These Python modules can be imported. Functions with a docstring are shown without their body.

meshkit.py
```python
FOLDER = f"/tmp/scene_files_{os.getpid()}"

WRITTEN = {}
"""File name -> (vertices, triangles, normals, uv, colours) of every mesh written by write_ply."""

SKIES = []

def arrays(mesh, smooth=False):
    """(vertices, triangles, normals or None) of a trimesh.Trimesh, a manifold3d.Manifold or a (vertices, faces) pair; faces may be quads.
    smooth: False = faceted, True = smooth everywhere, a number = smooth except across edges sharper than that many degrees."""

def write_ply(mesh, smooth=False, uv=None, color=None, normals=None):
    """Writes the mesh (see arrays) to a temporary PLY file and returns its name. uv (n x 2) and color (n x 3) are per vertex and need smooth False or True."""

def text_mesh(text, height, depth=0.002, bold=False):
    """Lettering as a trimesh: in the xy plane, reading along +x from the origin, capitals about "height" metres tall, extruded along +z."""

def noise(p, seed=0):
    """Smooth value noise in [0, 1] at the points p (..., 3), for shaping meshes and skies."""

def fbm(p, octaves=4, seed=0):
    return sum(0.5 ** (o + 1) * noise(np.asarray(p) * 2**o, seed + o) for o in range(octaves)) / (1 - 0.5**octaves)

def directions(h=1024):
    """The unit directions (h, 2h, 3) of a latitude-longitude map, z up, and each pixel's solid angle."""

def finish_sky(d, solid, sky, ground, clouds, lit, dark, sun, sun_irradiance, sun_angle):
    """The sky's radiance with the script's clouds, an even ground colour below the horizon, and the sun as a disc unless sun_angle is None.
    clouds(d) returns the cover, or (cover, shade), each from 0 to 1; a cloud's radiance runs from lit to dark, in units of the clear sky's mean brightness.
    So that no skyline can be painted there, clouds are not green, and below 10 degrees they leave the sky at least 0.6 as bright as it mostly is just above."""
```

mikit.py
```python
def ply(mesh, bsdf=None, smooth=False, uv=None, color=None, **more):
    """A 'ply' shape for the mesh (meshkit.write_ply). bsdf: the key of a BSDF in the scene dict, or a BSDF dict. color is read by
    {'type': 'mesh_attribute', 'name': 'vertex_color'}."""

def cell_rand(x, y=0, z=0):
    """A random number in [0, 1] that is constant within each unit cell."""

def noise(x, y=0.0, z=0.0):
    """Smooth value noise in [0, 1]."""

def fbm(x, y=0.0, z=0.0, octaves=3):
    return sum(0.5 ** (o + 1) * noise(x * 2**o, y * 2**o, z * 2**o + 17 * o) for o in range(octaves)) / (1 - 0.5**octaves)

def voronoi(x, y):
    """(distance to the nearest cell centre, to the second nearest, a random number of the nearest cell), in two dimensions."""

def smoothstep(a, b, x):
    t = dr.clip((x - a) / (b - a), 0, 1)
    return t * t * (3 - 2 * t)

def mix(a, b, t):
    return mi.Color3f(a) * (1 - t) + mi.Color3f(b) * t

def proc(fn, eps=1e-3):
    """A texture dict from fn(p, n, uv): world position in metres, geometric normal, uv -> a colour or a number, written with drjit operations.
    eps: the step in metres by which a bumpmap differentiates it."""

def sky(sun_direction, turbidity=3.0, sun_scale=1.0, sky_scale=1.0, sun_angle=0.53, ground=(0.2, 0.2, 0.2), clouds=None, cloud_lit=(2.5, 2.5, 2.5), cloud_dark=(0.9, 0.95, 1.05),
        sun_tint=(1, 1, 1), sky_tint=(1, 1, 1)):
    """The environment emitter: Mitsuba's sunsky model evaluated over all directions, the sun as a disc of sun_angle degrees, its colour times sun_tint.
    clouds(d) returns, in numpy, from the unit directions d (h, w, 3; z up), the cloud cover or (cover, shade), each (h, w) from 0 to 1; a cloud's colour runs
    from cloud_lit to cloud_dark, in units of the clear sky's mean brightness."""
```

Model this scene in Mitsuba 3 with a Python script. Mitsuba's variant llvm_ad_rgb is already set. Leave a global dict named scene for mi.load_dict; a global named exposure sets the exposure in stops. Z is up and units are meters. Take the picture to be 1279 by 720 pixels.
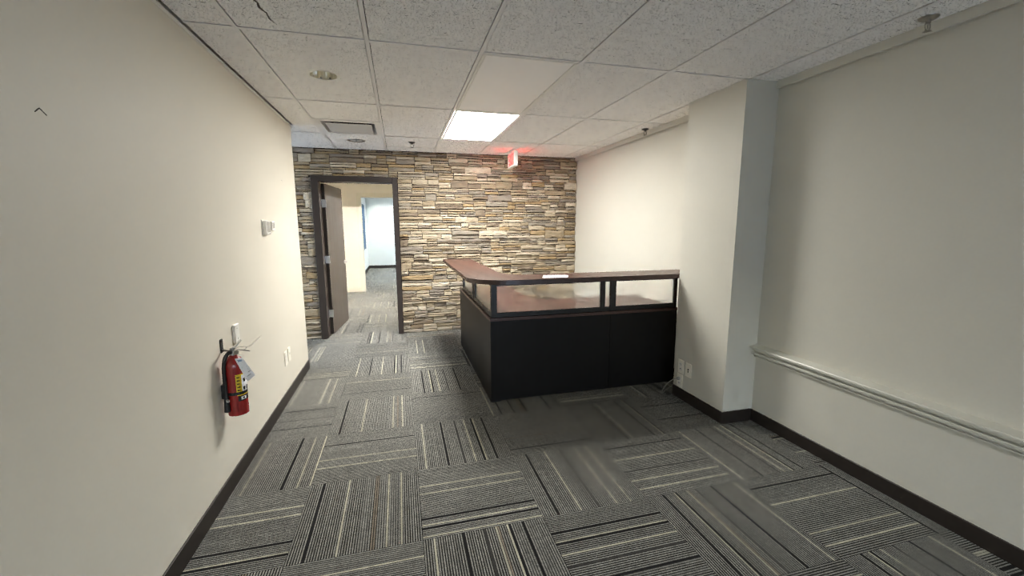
import math, random
import numpy as np, trimesh, drjit as dr, mitsuba as mi, mikit, meshkit
from shapely.geometry import Polygon, Point, box as sbox
from shapely.ops import unary_union

random.seed(7)
rng = np.random.default_rng(7)
T = mi.ScalarTransform4f
scene, labels = {}, {}

# ------------------------------------------------------------------ camera, sky, exposure
EYE = 1.485
FPX = 525.0
yaw, pitch, roll = np.radians([14.84, 8.55, -0.18])
cy, sy, cp, sp = np.cos(yaw), np.sin(yaw), np.cos(pitch), np.sin(pitch)
fwd = np.array([sy*cp, cy*cp, -sp]); rt0 = np.array([cy, -sy, 0.0]); up0 = np.cross(rt0, fwd)
rt = np.cos(roll)*rt0 + np.sin(roll)*up0
up = -np.sin(roll)*rt0 + np.cos(roll)*up0
M = np.eye(4); M[:3, 0] = -rt; M[:3, 1] = up; M[:3, 2] = fwd; M[:3, 3] = [0, 0, EYE]
scene['camera'] = {'type': 'perspective', 'fov': float(2*np.degrees(np.arctan(639.5/FPX))), 'fov_axis': 'x',
                   'near_clip': 0.02, 'far_clip': 100.0, 'to_world': T(M.tolist())}
scene['sky'] = mikit.sky((0.25, -0.4, 0.85), turbidity=4.0, sun_scale=0.0, sky_scale=4.9, ground=(0.72, 0.72, 0.72), sky_tint=(1.15, 1.0, 0.86))
scene['sky']['sampling_weight'] = 10.0
exposure = 2.22
LED = (12.4, 12.1, 11.5)          # the lit troffer
LED_MID = (19.5, 18.9, 18.0)     # lamp of the room behind the door
LED_FAR = (10.0, 10.8, 11.2)
EXIT_RED = (2.8, 0.04, 0.035)

# ------------------------------------------------------------------ helpers
def name_of(key):
    if key not in scene and key not in labels: return key
    n = 1
    while f'{key}_{n:03d}' in scene or f'{key}_{n:03d}' in labels: n += 1
    return f'{key}_{n:03d}'

def lab(key, label, cat=None, group=None, kind=None):
    d = {'label': label} if label else {}
    if cat: d['category'] = cat
    if group: d['group'] = group
    if kind: d['kind'] = kind
    labels[key] = d
    return key

def thing(key, label, cat, group=None):
    return lab(name_of(key), label, cat, group)

def add(key, mesh, bsdf, parent=None, smooth=False, label=None, cat=None, group=None, kind=None, **more):
    k = name_of((parent + '__' if parent else '') + key)
    scene[k] = mikit.ply(mesh, bsdf, smooth=smooth, **more)
    if label or cat or kind: lab(k, label, cat, group, kind)
    return k

def box(x0, x1, y0, y1, z0, z1, b=0.0):
    lo, hi = np.minimum([x0, y0, z0], [x1, y1, z1]), np.maximum([x0, y0, z0], [x1, y1, z1])
    if b <= 0:
        m = trimesh.creation.box(hi - lo); m.apply_translation((hi + lo)/2); return m
    b = min(b, 0.45*float((hi-lo).min()))
    pts = []
    for sx in (0, 1):
        for sy_ in (0, 1):
            for sz in (0, 1):
                c = np.where([sx, sy_, sz], hi, lo); d = np.where([sx, sy_, sz], -1, 1)
                for a in range(3):
                    o = d*b; o[a] = 0; pts.append(c + o)
    return trimesh.convex.convex_hull(np.array(pts))

def cat_(*ms): return trimesh.util.concatenate(list(ms))

def extr(poly, z0, z1):
    """polygon in xy extruded between z0 and z1"""
    ps = getattr(poly, 'geoms', [poly])
    ms = []
    for p in ps:
        if p.area < 1e-5: continue
        m = trimesh.creation.extrude_polygon(p, z1 - z0, engine='earcut'); m.apply_translation([0, 0, z0]); ms.append(m)
    return cat_(*ms)

def along_y(profile_xz, y0, y1):
    """polygon given as (x, z) points, extruded along y"""
    p = Polygon(profile_xz)
    m = trimesh.creation.extrude_polygon(p, y1 - y0, engine='earcut')
    v = m.vertices.copy(); m.vertices = np.stack([v[:, 0], y1 - v[:, 2], v[:, 1]], 1)
    return m

def lathe(prof, seg=40, at=(0, 0, 0)):
    m = trimesh.creation.revolve(np.array(prof, float), sections=seg); m.apply_translation(at); return m

def tube(pts, r, seg=10, closed=False):
    pts = np.asarray(pts, float); n = len(pts)
    t = np.gradient(pts, axis=0); t /= np.linalg.norm(t, axis=1, keepdims=True)
    a = np.cross(t[0], [0, 0, 1.0]);
    if np.linalg.norm(a) < 1e-3: a = np.cross(t[0], [1.0, 0, 0])
    vs = []
    for i in range(n):
        a = a - t[i]*(a @ t[i]); a /= np.linalg.norm(a); b = np.cross(t[i], a)
        th = np.arange(seg)*2*np.pi/seg
        rr = r[i] if hasattr(r, '__len__') else r
        vs.append(pts[i] + rr*(np.cos(th)[:, None]*a + np.sin(th)[:, None]*b))
    v = np.vstack(vs + [pts[:1], pts[-1:]]); f = []
    for i in range(n-1):
        for k in range(seg):
            p, q = i*seg + k, i*seg + (k+1) % seg
            f += [[p, q, q+seg], [p, q+seg, p+seg]]
    for k in range(seg):
        f += [[n*seg, (k+1) % seg, k], [n*seg+1, (n-1)*seg+k, (n-1)*seg+(k+1) % seg]]
    return trimesh.Trimesh(v, f, process=False)

def curve(pts, n=24):
    """Catmull-Rom through the points"""
    P = np.asarray(pts, float); P = np.vstack([2*P[0]-P[1], P, 2*P[-1]-P[-2]])
    out = []
    for i in range(1, len(P)-2):
        for t in np.linspace(0, 1, max(2, n//(len(P)-3)), endpoint=False):
            a, b, c, d = P[i-1:i+3]
            out.append(0.5*((2*b) + (c-a)*t + (2*a-5*b+4*c-d)*t*t + (3*b-a-3*c+d)*t**3))
    return np.array(out + [P[-2]])

def lamp(c, weight): return {'type': 'area', 'radiance': rgb(c), 'sampling_weight': float(weight)}
def rgb(c): return {'type': 'rgb', 'value': list(map(float, c))}
def pbr(c, rough=0.5, spec=0.5, **k):
    col = c if isinstance(c, dict) else rgb(c)
    return {'type': 'twosided', 'bsdf': {'type': 'principled', 'base_color': col, 'roughness': float(rough), 'specular': float(spec), **k}}
def metal(c, rough): return pbr(c, rough, metallic=1.0)

H = 2.443            # ceiling
XL, XR = -0.976, 2.55
YS = 5.884           # face of the stone wall
YB = -2.5            # wall behind the viewer
XA = -2.6            # end wall of the side passage
YE = 4.65            # where the left wall ends
PX0, PY0, PY1 = 2.283, 2.475, 3.062

# ------------------------------------------------------------------ materials
def f_paint(base, amt=0.035):
    def fn(p, n, uv):
        s = p.x + p.y
        v = mikit.fbm(s*140, p.z*140, p.x*60, 2)
        w = mikit.noise(s*1.3, p.z*1.3)
        return mi.Color3f(base)*(1.0 + amt*(v-0.5) + 0.03*(w-0.5))
    return fn
scene['paint'] = pbr(mikit.proc(f_paint((0.69, 0.655, 0.56))), 0.55, 0.35)
scene['paint_right'] = pbr(mikit.proc(f_paint((0.625, 0.608, 0.53))), 0.55, 0.35)
scene['paint_cream'] = pbr((0.75, 0.70, 0.60), 0.6, 0.3)
scene['paint_cool'] = pbr((0.74, 0.77, 0.765), 0.6, 0.3)
scene['white_trim'] = pbr((0.72, 0.68, 0.56), 0.4)
scene['rail_paint'] = pbr((0.60, 0.60, 0.53), 0.35)
scene['dark_base'] = pbr((0.020, 0.015, 0.012), 0.45)
scene['black_plastic'] = pbr((0.012, 0.012, 0.013), 0.4)
scene['white_plastic'] = pbr((0.76, 0.75, 0.70), 0.4)
scene['ivory_plastic'] = pbr((0.86, 0.83, 0.72), 0.4)
scene['grey_plastic'] = pbr((0.36, 0.35, 0.32), 0.45)
scene['slot_black'] = pbr((0.01, 0.01, 0.01), 0.6)
scene['chrome'] = metal((0.75, 0.74, 0.72), 0.16)
scene['dull_metal'] = metal((0.42, 0.40, 0.37), 0.3)
scene['steel_hinge'] = metal((0.7, 0.7, 0.7), 0.28)
scene['reflector'] = metal((0.84, 0.82, 0.76), 0.07)
scene['exit_face'] = pbr((0.50, 0.16, 0.14), 0.4)
scene['grid_white'] = pbr((0.74, 0.725, 0.70), 0.5)
scene['plenum_dark'] = pbr((0.03, 0.03, 0.03), 0.9)

def f_ceil(p, n, uv):
    x, y = p.x, p.y
    d1, _, c1 = mikit.voronoi(x*110, y*110)
    d2, _, c2 = mikit.voronoi(x*45 + 7*mikit.noise(x*30, y*30), y*45)
    dot = (1 - mikit.smoothstep(0.16, 0.34, d1))*dr.select(c1 < 0.55, 1.0, 0.0)
    fis = (1 - mikit.smoothstep(0.10, 0.22, d2))*dr.select(c2 < 0.42, 1.0, 0.0)
    v = mikit.fbm(x*60, y*60, 0, 2)
    k = dr.maximum(dot*0.85, fis)
    return mikit.mix((0.86, 0.845, 0.815), (0.16, 0.15, 0.14), k)*(0.94 + 0.12*v)
scene['ceiling_tile'] = pbr(mikit.proc(f_ceil), 0.9, 0.1)

# carpet: 52 yarn rows per tile, their kinds held in a table (0 plain, 1 black, 2 cream, 3 tan, 4 soft, 5 dark)
TT = 0.6022
FX, FY = -0.5535, 2.452
NI, NJ, I0, J0, NR = 14, 40, -6, -9, 52
codes = np.zeros((NJ, NI, NR), np.float32)
crng = np.random.default_rng(3)
for j in range(NJ):
    for i in range(NI):
        row = codes[j, i]
        a = int(crng.integers(0, 38)); row[a:a + int(crng.integers(8, 22))] = 4
        a = int(crng.integers(0, 45)); row[a:a + int(crng.integers(1, 4))] = 3 if a > 8 else 0
        for s in crng.choice(NR-2, 6, replace=False):
            row[s] = crng.choice([1, 1, 2, 2, 2, 5])
# stripes read off the nearest tiles: (photo x, photo y, kind), turned into tile and yarn row on the floor
marks = [
 (392.5,655,1),(430,640,2),(465,652.5,3),(468.5,652.5,3),(483.8,645,2),(503,645,2),(340,637.5,2),(320,652.5,2),(302.5,687.5,1),(297.5,703.8,1),(298,701.8,2),
 (322.5,582.5,2),(366,580,1),(381,580,1),(383,580,2),(398.8,572.5,2),(440,553.8,1),(465,567.5,2),(455,578.8,2),
 (531,577.5,2),(557.5,567.5,1),(577.5,565,5),(590,560,2),(600,555,1),(601.6,555,2),(613.8,555,1),
 (587.5,598.8,2),(592.5,608,2),(600,636,1),(600,645,2),(600,647.5,1),(605,657.5,2),
 (545,695,2),(581,685,1),(608.8,675,5),(625,675,2),(627,675,3),(640,675,2),(642.6,675,1),(660,672.5,1),
 (675,602.5,1),(700,595,2),(747.5,597.5,2),(762.5,595,2),(722,595,5),
 (737.5,657.5,1),(750,667,2),(750,670,1),(750,685,2),(750,700,5),(775,717.5,1),
 (687.5,555,1),(677.5,542.5,3),(802.5,555,1),(815,568.8,2),(832,582,5),(840,593,2),(852.5,602.5,2),
 (874,665,1),(893.5,666,2),(896.5,666,1),(912,665,2),(916,665,3),(930,666,5),(950,661,1),(981,653.8,2),
 (987.5,602.5,1),(1015,621,2),(1065,656,2),(1075,671,2),(890,571,2),(912.5,567,1),(935,565,5),(942,564.5,2),(949,562.5,2),(951,562.5,1),(970,565,1),
 (762,527.5,5),(768.8,527.5,2),(792.5,522.5,1),(801,521,2),(803,521,1),(840,503.8,1),(850,521,1),
 (1094,705,1),(1109,706,2),(1112,706,1),(1131,707,2),(1149,705,5),(1174,700,1),(1209,700,2),
 (431,520,1),(455,517.5,2),(491,512.5,2),(502.5,512.5,2),(497,512.5,3),(472.5,488.8,1),(477.5,475,2),
 (447.5,457.5,2),(464,456,1),(477.5,455,2),(493.8,453.8,1),(495,453.8,2),(502,451,1),(529,477.5,1),(538,476,2),(539.5,476,1),(547,475,2),(557.5,473.8,5),(570,472.5,1),
 (540,496,1),(390,512.5,1),(385,523.8,5),(377.5,535,1),(373.8,487.5,2),(407.5,487.5,2),(417.5,485,2),(520.5,432.5,2),(528.8,432.5,2)]
seen = {}
for x, y, kind in marks:
    d = (x-639.5)/FPX*rt - (y-360)/FPX*up + fwd
    P = d*(-EYE/d[2])
    u, v = (P[0]-FX)/TT, (P[1]-FY)/TT
    i, j = math.floor(u), math.floor(v)
    seen.setdefault((i, j), []).append((int(NR*((u-i) if (i+j) % 2 else (v-j))), kind))
for (i, j), ss in seen.items():
    row = codes[j-J0, i-I0]
    keep = row.copy(); row[:] = 0
    row[keep == 4] = 4
    for s, kind in ss: row[min(s, NR-1)] = kind
TAB = mi.Float(codes.ravel())

def f_carpet(p, n, uv):
    u, v = (p.x-FX)/TT, (p.y-FY)/TT
    i, j = dr.floor(u), dr.floor(v)
    par = i + j - 2*dr.floor((i+j)*0.5)
    a = dr.select(par > 0.5, u-i, v-j); b = dr.select(par > 0.5, p.y, p.x)
    s60 = dr.clip(a*NR, 0, NR-0.01); s = dr.floor(s60); t = s60 - s
    ii, jj = dr.clip(i-I0, 0, NI-1), dr.clip(j-J0, 0, NJ-1)
    code = dr.gather(mi.Float, TAB, mi.UInt32((jj*NI+ii)*NR + s))
    dash = mikit.noise(b*220, s*3.1, i*7.7 + j*3.3)
    fleck = mikit.noise(b*900, s60*4, j*1.7)
    rib = mikit.smoothstep(0.12, 0.30, t)*(1 - mikit.smoothstep(0.62, 0.80, t))
    lt = mi.Color3f(0.27, 0.266, 0.242)*(0.75 + 0.5*dash); dk = mi.Color3f(0.032, 0.032, 0.030)
    soft = dr.select(dr.abs(code-4) < 0.5, 0.25, 0.0)
    c = mikit.mix(dk, lt, rib*(1-soft) + soft*(0.35 + 0.45*dash))
    c = dr.select(dr.abs(code-1) < 0.5, mi.Color3f(0.020, 0.020, 0.020), c)
    c = dr.select(dr.abs(code-5) < 0.5, mi.Color3f(0.06, 0.058, 0.054), c)
    c = dr.select(dr.abs(code-2) < 0.5, mikit.mix((0.18, 0.175, 0.15), (0.46, 0.44, 0.35), mikit.smoothstep(0.05, 0.25, t)*(1-mikit.smoothstep(0.75, 0.95, t))), c)
    c = dr.select(dr.abs(code-3) < 0.5, mikit.mix((0.06, 0.053, 0.044), (0.25, 0.215, 0.17), rib), c)
    row = mikit.cell_rand(s, i*3.0 + 100, j*5.0 + 200)
    wear = mikit.fbm(p.x*34, p.y*34, 0, 2)
    tile = mikit.cell_rand(i, j, 9)
    streak = mikit.noise(b*28, s*2.7, i*5.1 + j*2.3)
    return c*(0.8 + 0.4*fleck)*(0.86 + 0.26*row + 0.22*(streak - 0.5))*(0.86 + 0.22*tile)*(0.82 + 0.36*wear)
scene['carpet'] = pbr(mikit.proc(f_carpet), 0.95, 0.08)
scene['carpet_back'] = pbr((0.03, 0.03, 0.028), 0.95, 0.05)

PAL = [(0.50, 0.43, 0.315), (0.39, 0.32, 0.22), (0.35, 0.31, 0.25), (0.26, 0.21, 0.155), (0.41, 0.305, 0.175), (0.60, 0.53, 0.41), (0.30, 0.26, 0.215)]
def f_stone(p, n, uv):
    k = dr.floor(uv.x*len(PAL))
    c = mi.Color3f(PAL[0])
    for q in range(1, len(PAL)): c = dr.select(dr.abs(k-q) < 0.5, mi.Color3f(PAL[q]), c)
    s = uv.y*50
    a = mikit.fbm(p.x*14 + s, p.z*95, s, 3)
    g = mikit.fbm(p.x*90, p.z*160, s, 2)
    warm = mikit.smoothstep(0.55, 0.8, mikit.fbm(p.x*9 + s, p.z*26, 3 + s, 2))
    c = c*(0.55 + 0.62*a + 0.34*g)
    return mikit.mix(c, mi.Color3f(0.38, 0.26, 0.14), warm*0.3)
def f_stone_h(p, n, uv):
    return mikit.fbm(p.x*25 + uv.y*31, p.z*110, uv.y*9, 3)
scene['ledge_stone'] = {'type': 'twosided', 'bsdf': {'type': 'bumpmap', 'arbitrary': mikit.proc(f_stone_h, 2e-3), 'scale': 0.02,
    'nested': {'type': 'principled', 'base_color': mikit.proc(f_stone), 'roughness': 0.8, 'specular': 0.2}}}
scene['mortar_dark'] = pbr((0.035, 0.028, 0.022), 0.95, 0.05)

def f_wood(p, n, uv):
    g = mikit.fbm(p.x*6 + 0.4*p.y, p.y*3 + p.x*38, p.z*40, 3)
    f = mikit.noise(p.x*20, p.y*160 + p.x*160, p.z*200)
    return mikit.mix((0.028, 0.0105, 0.0075), (0.072, 0.028, 0.020), g)*(0.85 + 0.3*f)
scene['mahogany'] = pbr(mikit.proc(f_wood), 0.30, 0.5, clearcoat=0.5, clearcoat_gloss=0.9)
def f_espresso(p, n, uv):
    g = mikit.fbm((p.x+p.y)*60, p.z*4, 0, 3)
    return mikit.mix((0.0045, 0.0043, 0.0045), (0.0068, 0.0062, 0.006), g)
scene['espresso'] = pbr(mikit.proc(f_espresso), 0.40, 0.24)
scene['frame_black'] = pbr((0.008, 0.008, 0.009), 0.35)
def f_leaf(p, n, uv):
    g = mikit.fbm((p.x+p.y)*45, p.z*3, 0, 3)
    return mikit.mix((0.078, 0.061, 0.052), (0.102, 0.082, 0.070), g)
scene['door_veneer'] = pbr(mikit.proc(f_leaf), 0.4, 0.5)
scene['door_paint'] = pbr((0.030, 0.021, 0.017), 0.4)
def f_ribs(p, n, uv): return 0.5 + 0.5*dr.sin(p.z*2*math.pi/0.011)
scene['ribbed_glass'] = {'type': 'bumpmap', 'arbitrary': mikit.proc(f_ribs, 5e-4), 'scale': 0.00025,
    'nested': {'type': 'principledthin', 'base_color': rgb((1.0, 1.0, 0.995)), 'roughness': 0.10, 'spec_trans': 0.97, 'diff_trans': 1.2, 'eta': 1.3}}
scene['red_paint'] = pbr((0.26, 0.010, 0.009), 0.25, 0.5, clearcoat=0.6, clearcoat_gloss=0.9)
scene['yellow_print'] = pbr((0.68, 0.48, 0.02), 0.5)
scene['white_paper'] = pbr((0.86, 0.86, 0.88), 0.6)
scene['blue_print'] = pbr((0.25, 0.36, 0.52), 0.6)
scene['grey_print'] = pbr((0.32, 0.31, 0.32), 0.6)
scene['steel_blue'] = pbr((0.10, 0.14, 0.18), 0.5)
scene['vent_grey'] = pbr((0.50, 0.49, 0.47), 0.45)
scene['lens_off'] = pbr((0.88, 0.87, 0.85), 0.4, 0.3)
scene['dark_mark'] = pbr((0.05, 0.04, 0.03), 0.9)

# ------------------------------------------------------------------ floor and carpet tiles
fl = add('floor', cat_(box(XA-0.2, XR+0.3, YB-0.2, 15.6, -0.08, -0.012)), 'carpet_back', label='grey striped carpet tile floor laid in alternating directions', kind='structure')
main = unary_union([sbox(XL, YB, XR, YE), sbox(XA, YE, XR, YS)]).difference(sbox(PX0, PY0, XR, PY1))
midr = sbox(-2.4, 6.03, 2.4, 9.93); thr = sbox(-0.965, YS, -0.062, 6.03)
farr = unary_union([sbox(-1.07, 10.05, 2.0, 15.36), sbox(-0.79, 9.93, 0.14, 10.05)])
area = unary_union([main, midr, thr])
for j in range(-5, 13):
    for i in range(-4, 6):
        x0, y0 = FX + i*TT, FY + j*TT
        c = sbox(x0+0.0006, y0+0.0006, x0+TT-0.0006, y0+TT-0.0006).intersection(area)
        if c.area < 1e-4: continue
        for q in getattr(c, 'geoms', [c]):
            if q.area < 2e-3: continue
            if y0 > 6.1 and (q.bounds[2] < -1.5 or q.bounds[0] > 0.3): continue
            add('carpet_tile', extr(q, -0.012, 0.0), 'carpet', fl)
rest = unary_union([farr, midr.difference(sbox(-1.4, 6, 0.3, 9.93))]).difference(sbox(FX-4*TT, 0, FX+6*TT, 0))
add('carpet_field', extr(rest.difference(sbox(-1.37, 5, 0.25, 9.93)), -0.012, -0.0005), 'carpet', fl, kind='stuff', label='carpet running on into the far rooms')
yb = FY - 5*TT
if yb > YB: add('carpet_field', extr(sbox(XL, YB, XR, yb), -0.012, -0.0005), 'carpet', fl, kind='stuff', label='carpet behind the viewpoint')

# ------------------------------------------------------------------ walls
TOP = 2.60
add('wall_left', box(XL-0.13, XL, YB, YE, 0, TOP), 'paint', label='long beige painted wall with the fire extinguisher', kind='structure')
add('wall_right', box(XR, XR+0.13, YB, 6.0, 0, TOP), 'paint_right', label='pale grey painted wall with the chair rail', kind='structure')
add('wall_column', box(PX0, XR+0.01, PY0, PY1, 0, TOP), 'paint_right', label='boxed-out wall column beside the reception desk', kind='structure')
# wall behind the viewer with a wide glazed opening to daylight, and the passage wall with another
add('wall_back', cat_(box(XL-0.13, -0.75, YB-0.15, YB, 0, TOP), box(2.45, XR+0.13, YB-0.15, YB, 0, TOP), box(-0.75, 2.45, YB-0.15, YB, 1.2, TOP), box(-0.75, 2.45, YB-0.15, YB, 0, 0.06)),
    'paint', label='wall behind the viewpoint with a daylight window', kind='structure')
add('wall_passage', cat_(box(XA-0.13, XA, YE-0.15, 4.70, 0, TOP), box(XA-0.13, XA, 5.85, 6.0, 0, TOP), box(XA-0.13, XA, 4.70, 5.85, 2.36, TOP), box(XA-0.13, XA, 4.70, 5.85, 0, 0.15)), 'paint', label='end wall of the side passage with a daylight window', kind='structure')
add('wall_passage_side', box(XA, XL-0.13, YE-0.13, YE, 0, TOP), 'paint', label='side wall of the passage behind the left wall', kind='structure')

# stone wall: dark backing with the door opening cut out, then the stones
DX0, DX1, DZ = -0.985, -0.045, 2.055
YBK = 5.925
add_backing = cat_(box(XA, DX0, YBK, 6.03, 0, TOP), box(DX1, XR, YBK, 6.03, 0, TOP), box(DX0, DX1, YBK, 6.03, DZ, TOP))
ws = add('wall_far', add_backing, 'mortar_dark', label='stacked ledge stone feature wall with the doorway', kind='structure')
HX0, HX1, HZ = -1.047, -0.001, 2.105      # outline of the door casing

def stone_mesh(x0, x1, z0, z1, proud, r):
    L, h = x1-x0, z1-z0
    nx = max(2, min(6, int(L/0.05)))
    xs = np.linspace(0, 1, nx+1); zs = np.array([0, 0.2, 0.78, 1.0])
    V = []
    tilt = r.uniform(-0.006, 0.006); wob = r.uniform(0.4, 1.0)
    jit = r.normal(0, 1, (len(xs), len(zs)))
    for a, xx in enumerate(xs):
        for b, zz in enumerate(zs):
            e = (b in (0, len(zs)-1)) or (a in (0, len(xs)-1))
            px = x0 + L*xx + (0 if a in (0, nx) else r.normal(0, 0.004))
            pz = z0 + h*zz + jit[a, b]*h*(0.06 if b in (0, 3) else 0.07)
            py = YBK - proud + (0.013 if e else 0) + jit[a, b]*0.0028*wob + tilt*(xx-0.5)
            V.append([px, py, pz])
    n = len(zs); F = []
    for a in range(nx):
        for b in range(n-1):
            p = a*n+b; F += [[p, p+n, p+n+1], [p, p+n+1, p+1]]
    ring = [a*n for a in range(nx+1)] + [nx*n+b for b in range(1, n)] + [a*n+n-1 for a in range(nx-1, -1, -1)] + [b for b in range(n-2, 0, -1)]
    base = len(V)
    for q in ring: V.append([V[q][0], YBK+0.002, V[q][2]])
    m = len(ring)
    for q in range(m):
        q2 = (q+1) % m
        F += [[ring[q], base+q, base+q2], [ring[q], base+q2, ring[q2]]]
    return np.array(V), np.array(F)

stones = []
def course(x0, x1, z0, z1, r):
    """fill a rectangle with a ragged ashlar of thin stones"""
    if x1-x0 < 0.04 or z1-z0 < 0.012: return
    x = x0
    while x < x1-1e-4:
        w = r.choice([0.12, 0.17, 0.22, 0.28, 0.36])*r.uniform(0.8, 1.2)
        if x1-(x+w) < 0.08: w = x1-x
        hgt = z1-z0
        k = r.random()
        if hgt < 0.05 or k < 0.08: parts = [(z0, z1)]
        elif k < 0.55:
            f = r.uniform(0.35, 0.65); parts = [(z0, z0+f*hgt), (z0+f*hgt, z1)]
        else:
            f, g = sorted((r.uniform(0.25, 0.4), r.uniform(0.58, 0.75))); parts = [(z0, z0+f*hgt), (z0+f*hgt, z0+g*hgt), (z0+g*hgt, z1)]
        for a, b in parts:
            if w > 0.26 and r.random() < 0.45:
                s = x + w*r.uniform(0.35, 0.65); spans = [(x, s), (s, x+w)]
            else: spans = [(x, x+w)]
            for p, q in spans: stones.append((p, q, a, b))
        x += w
srng = np.random.default_rng(21)
z = 0.0
while z < H-1e-3:
    hh = srng.uniform(0.075, 0.115)
    if H-(z+hh) < 0.05: hh = H-z
    x = -1.32 + 0.0
    lo, hi = XA, XR
    if z+hh*0.5 < HZ:
        course(lo, HX0-0.002, z, min(z+hh, H), srng); course(HX1+0.002, hi, z, min(z+hh, H), srng)
    else: course(lo, hi, z, z+hh, srng)
    z += hh
# clip stones that cross the casing's top edge
fix = []
for p, q, a, b in stones:
    if p < HX1 and q > HX0 and a < HZ:
        if HZ > b-0.012: continue
        a = HZ
    fix.append((p, q, a, b))
def shown(s):       # stones hidden by the desk or below its line count last
    p, q, a, b = s
    size = (q-p)*(b-a)
    return -size*(0.2 if (p > 0.9 and b < 1.0) or q < -1.18 else 1.0)
fix.sort(key=shown)
rest_v, rest_f, rest_uv, off = [], [], [], 0
for k, (p, q, a, b) in enumerate(fix):
    g = srng.uniform(0.0022, 0.0042)
    V, F = stone_mesh(p+g, q-g, a+g, b-g, srng.uniform(0.020, 0.062), srng)
    tone = srng.choice(len(PAL), p=[0.22, 0.20, 0.15, 0.10, 0.08, 0.15, 0.10])
    uv = np.tile([(tone+0.5)/len(PAL), srng.random()], (len(V), 1))
    if k < 295: add('stone', trimesh.Trimesh(V, F, process=False), 'ledge_stone', ws, uv=uv)
    else:
        rest_v.append(V); rest_f.append(F+off); rest_uv.append(uv); off += len(V)
add('small_stone', trimesh.Trimesh(np.vstack(rest_v), np.vstack(rest_f), process=False), 'ledge_stone', ws, uv=np.vstack(rest_uv), kind='stuff', label='smaller ledge stones packed between the long ones')

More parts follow.
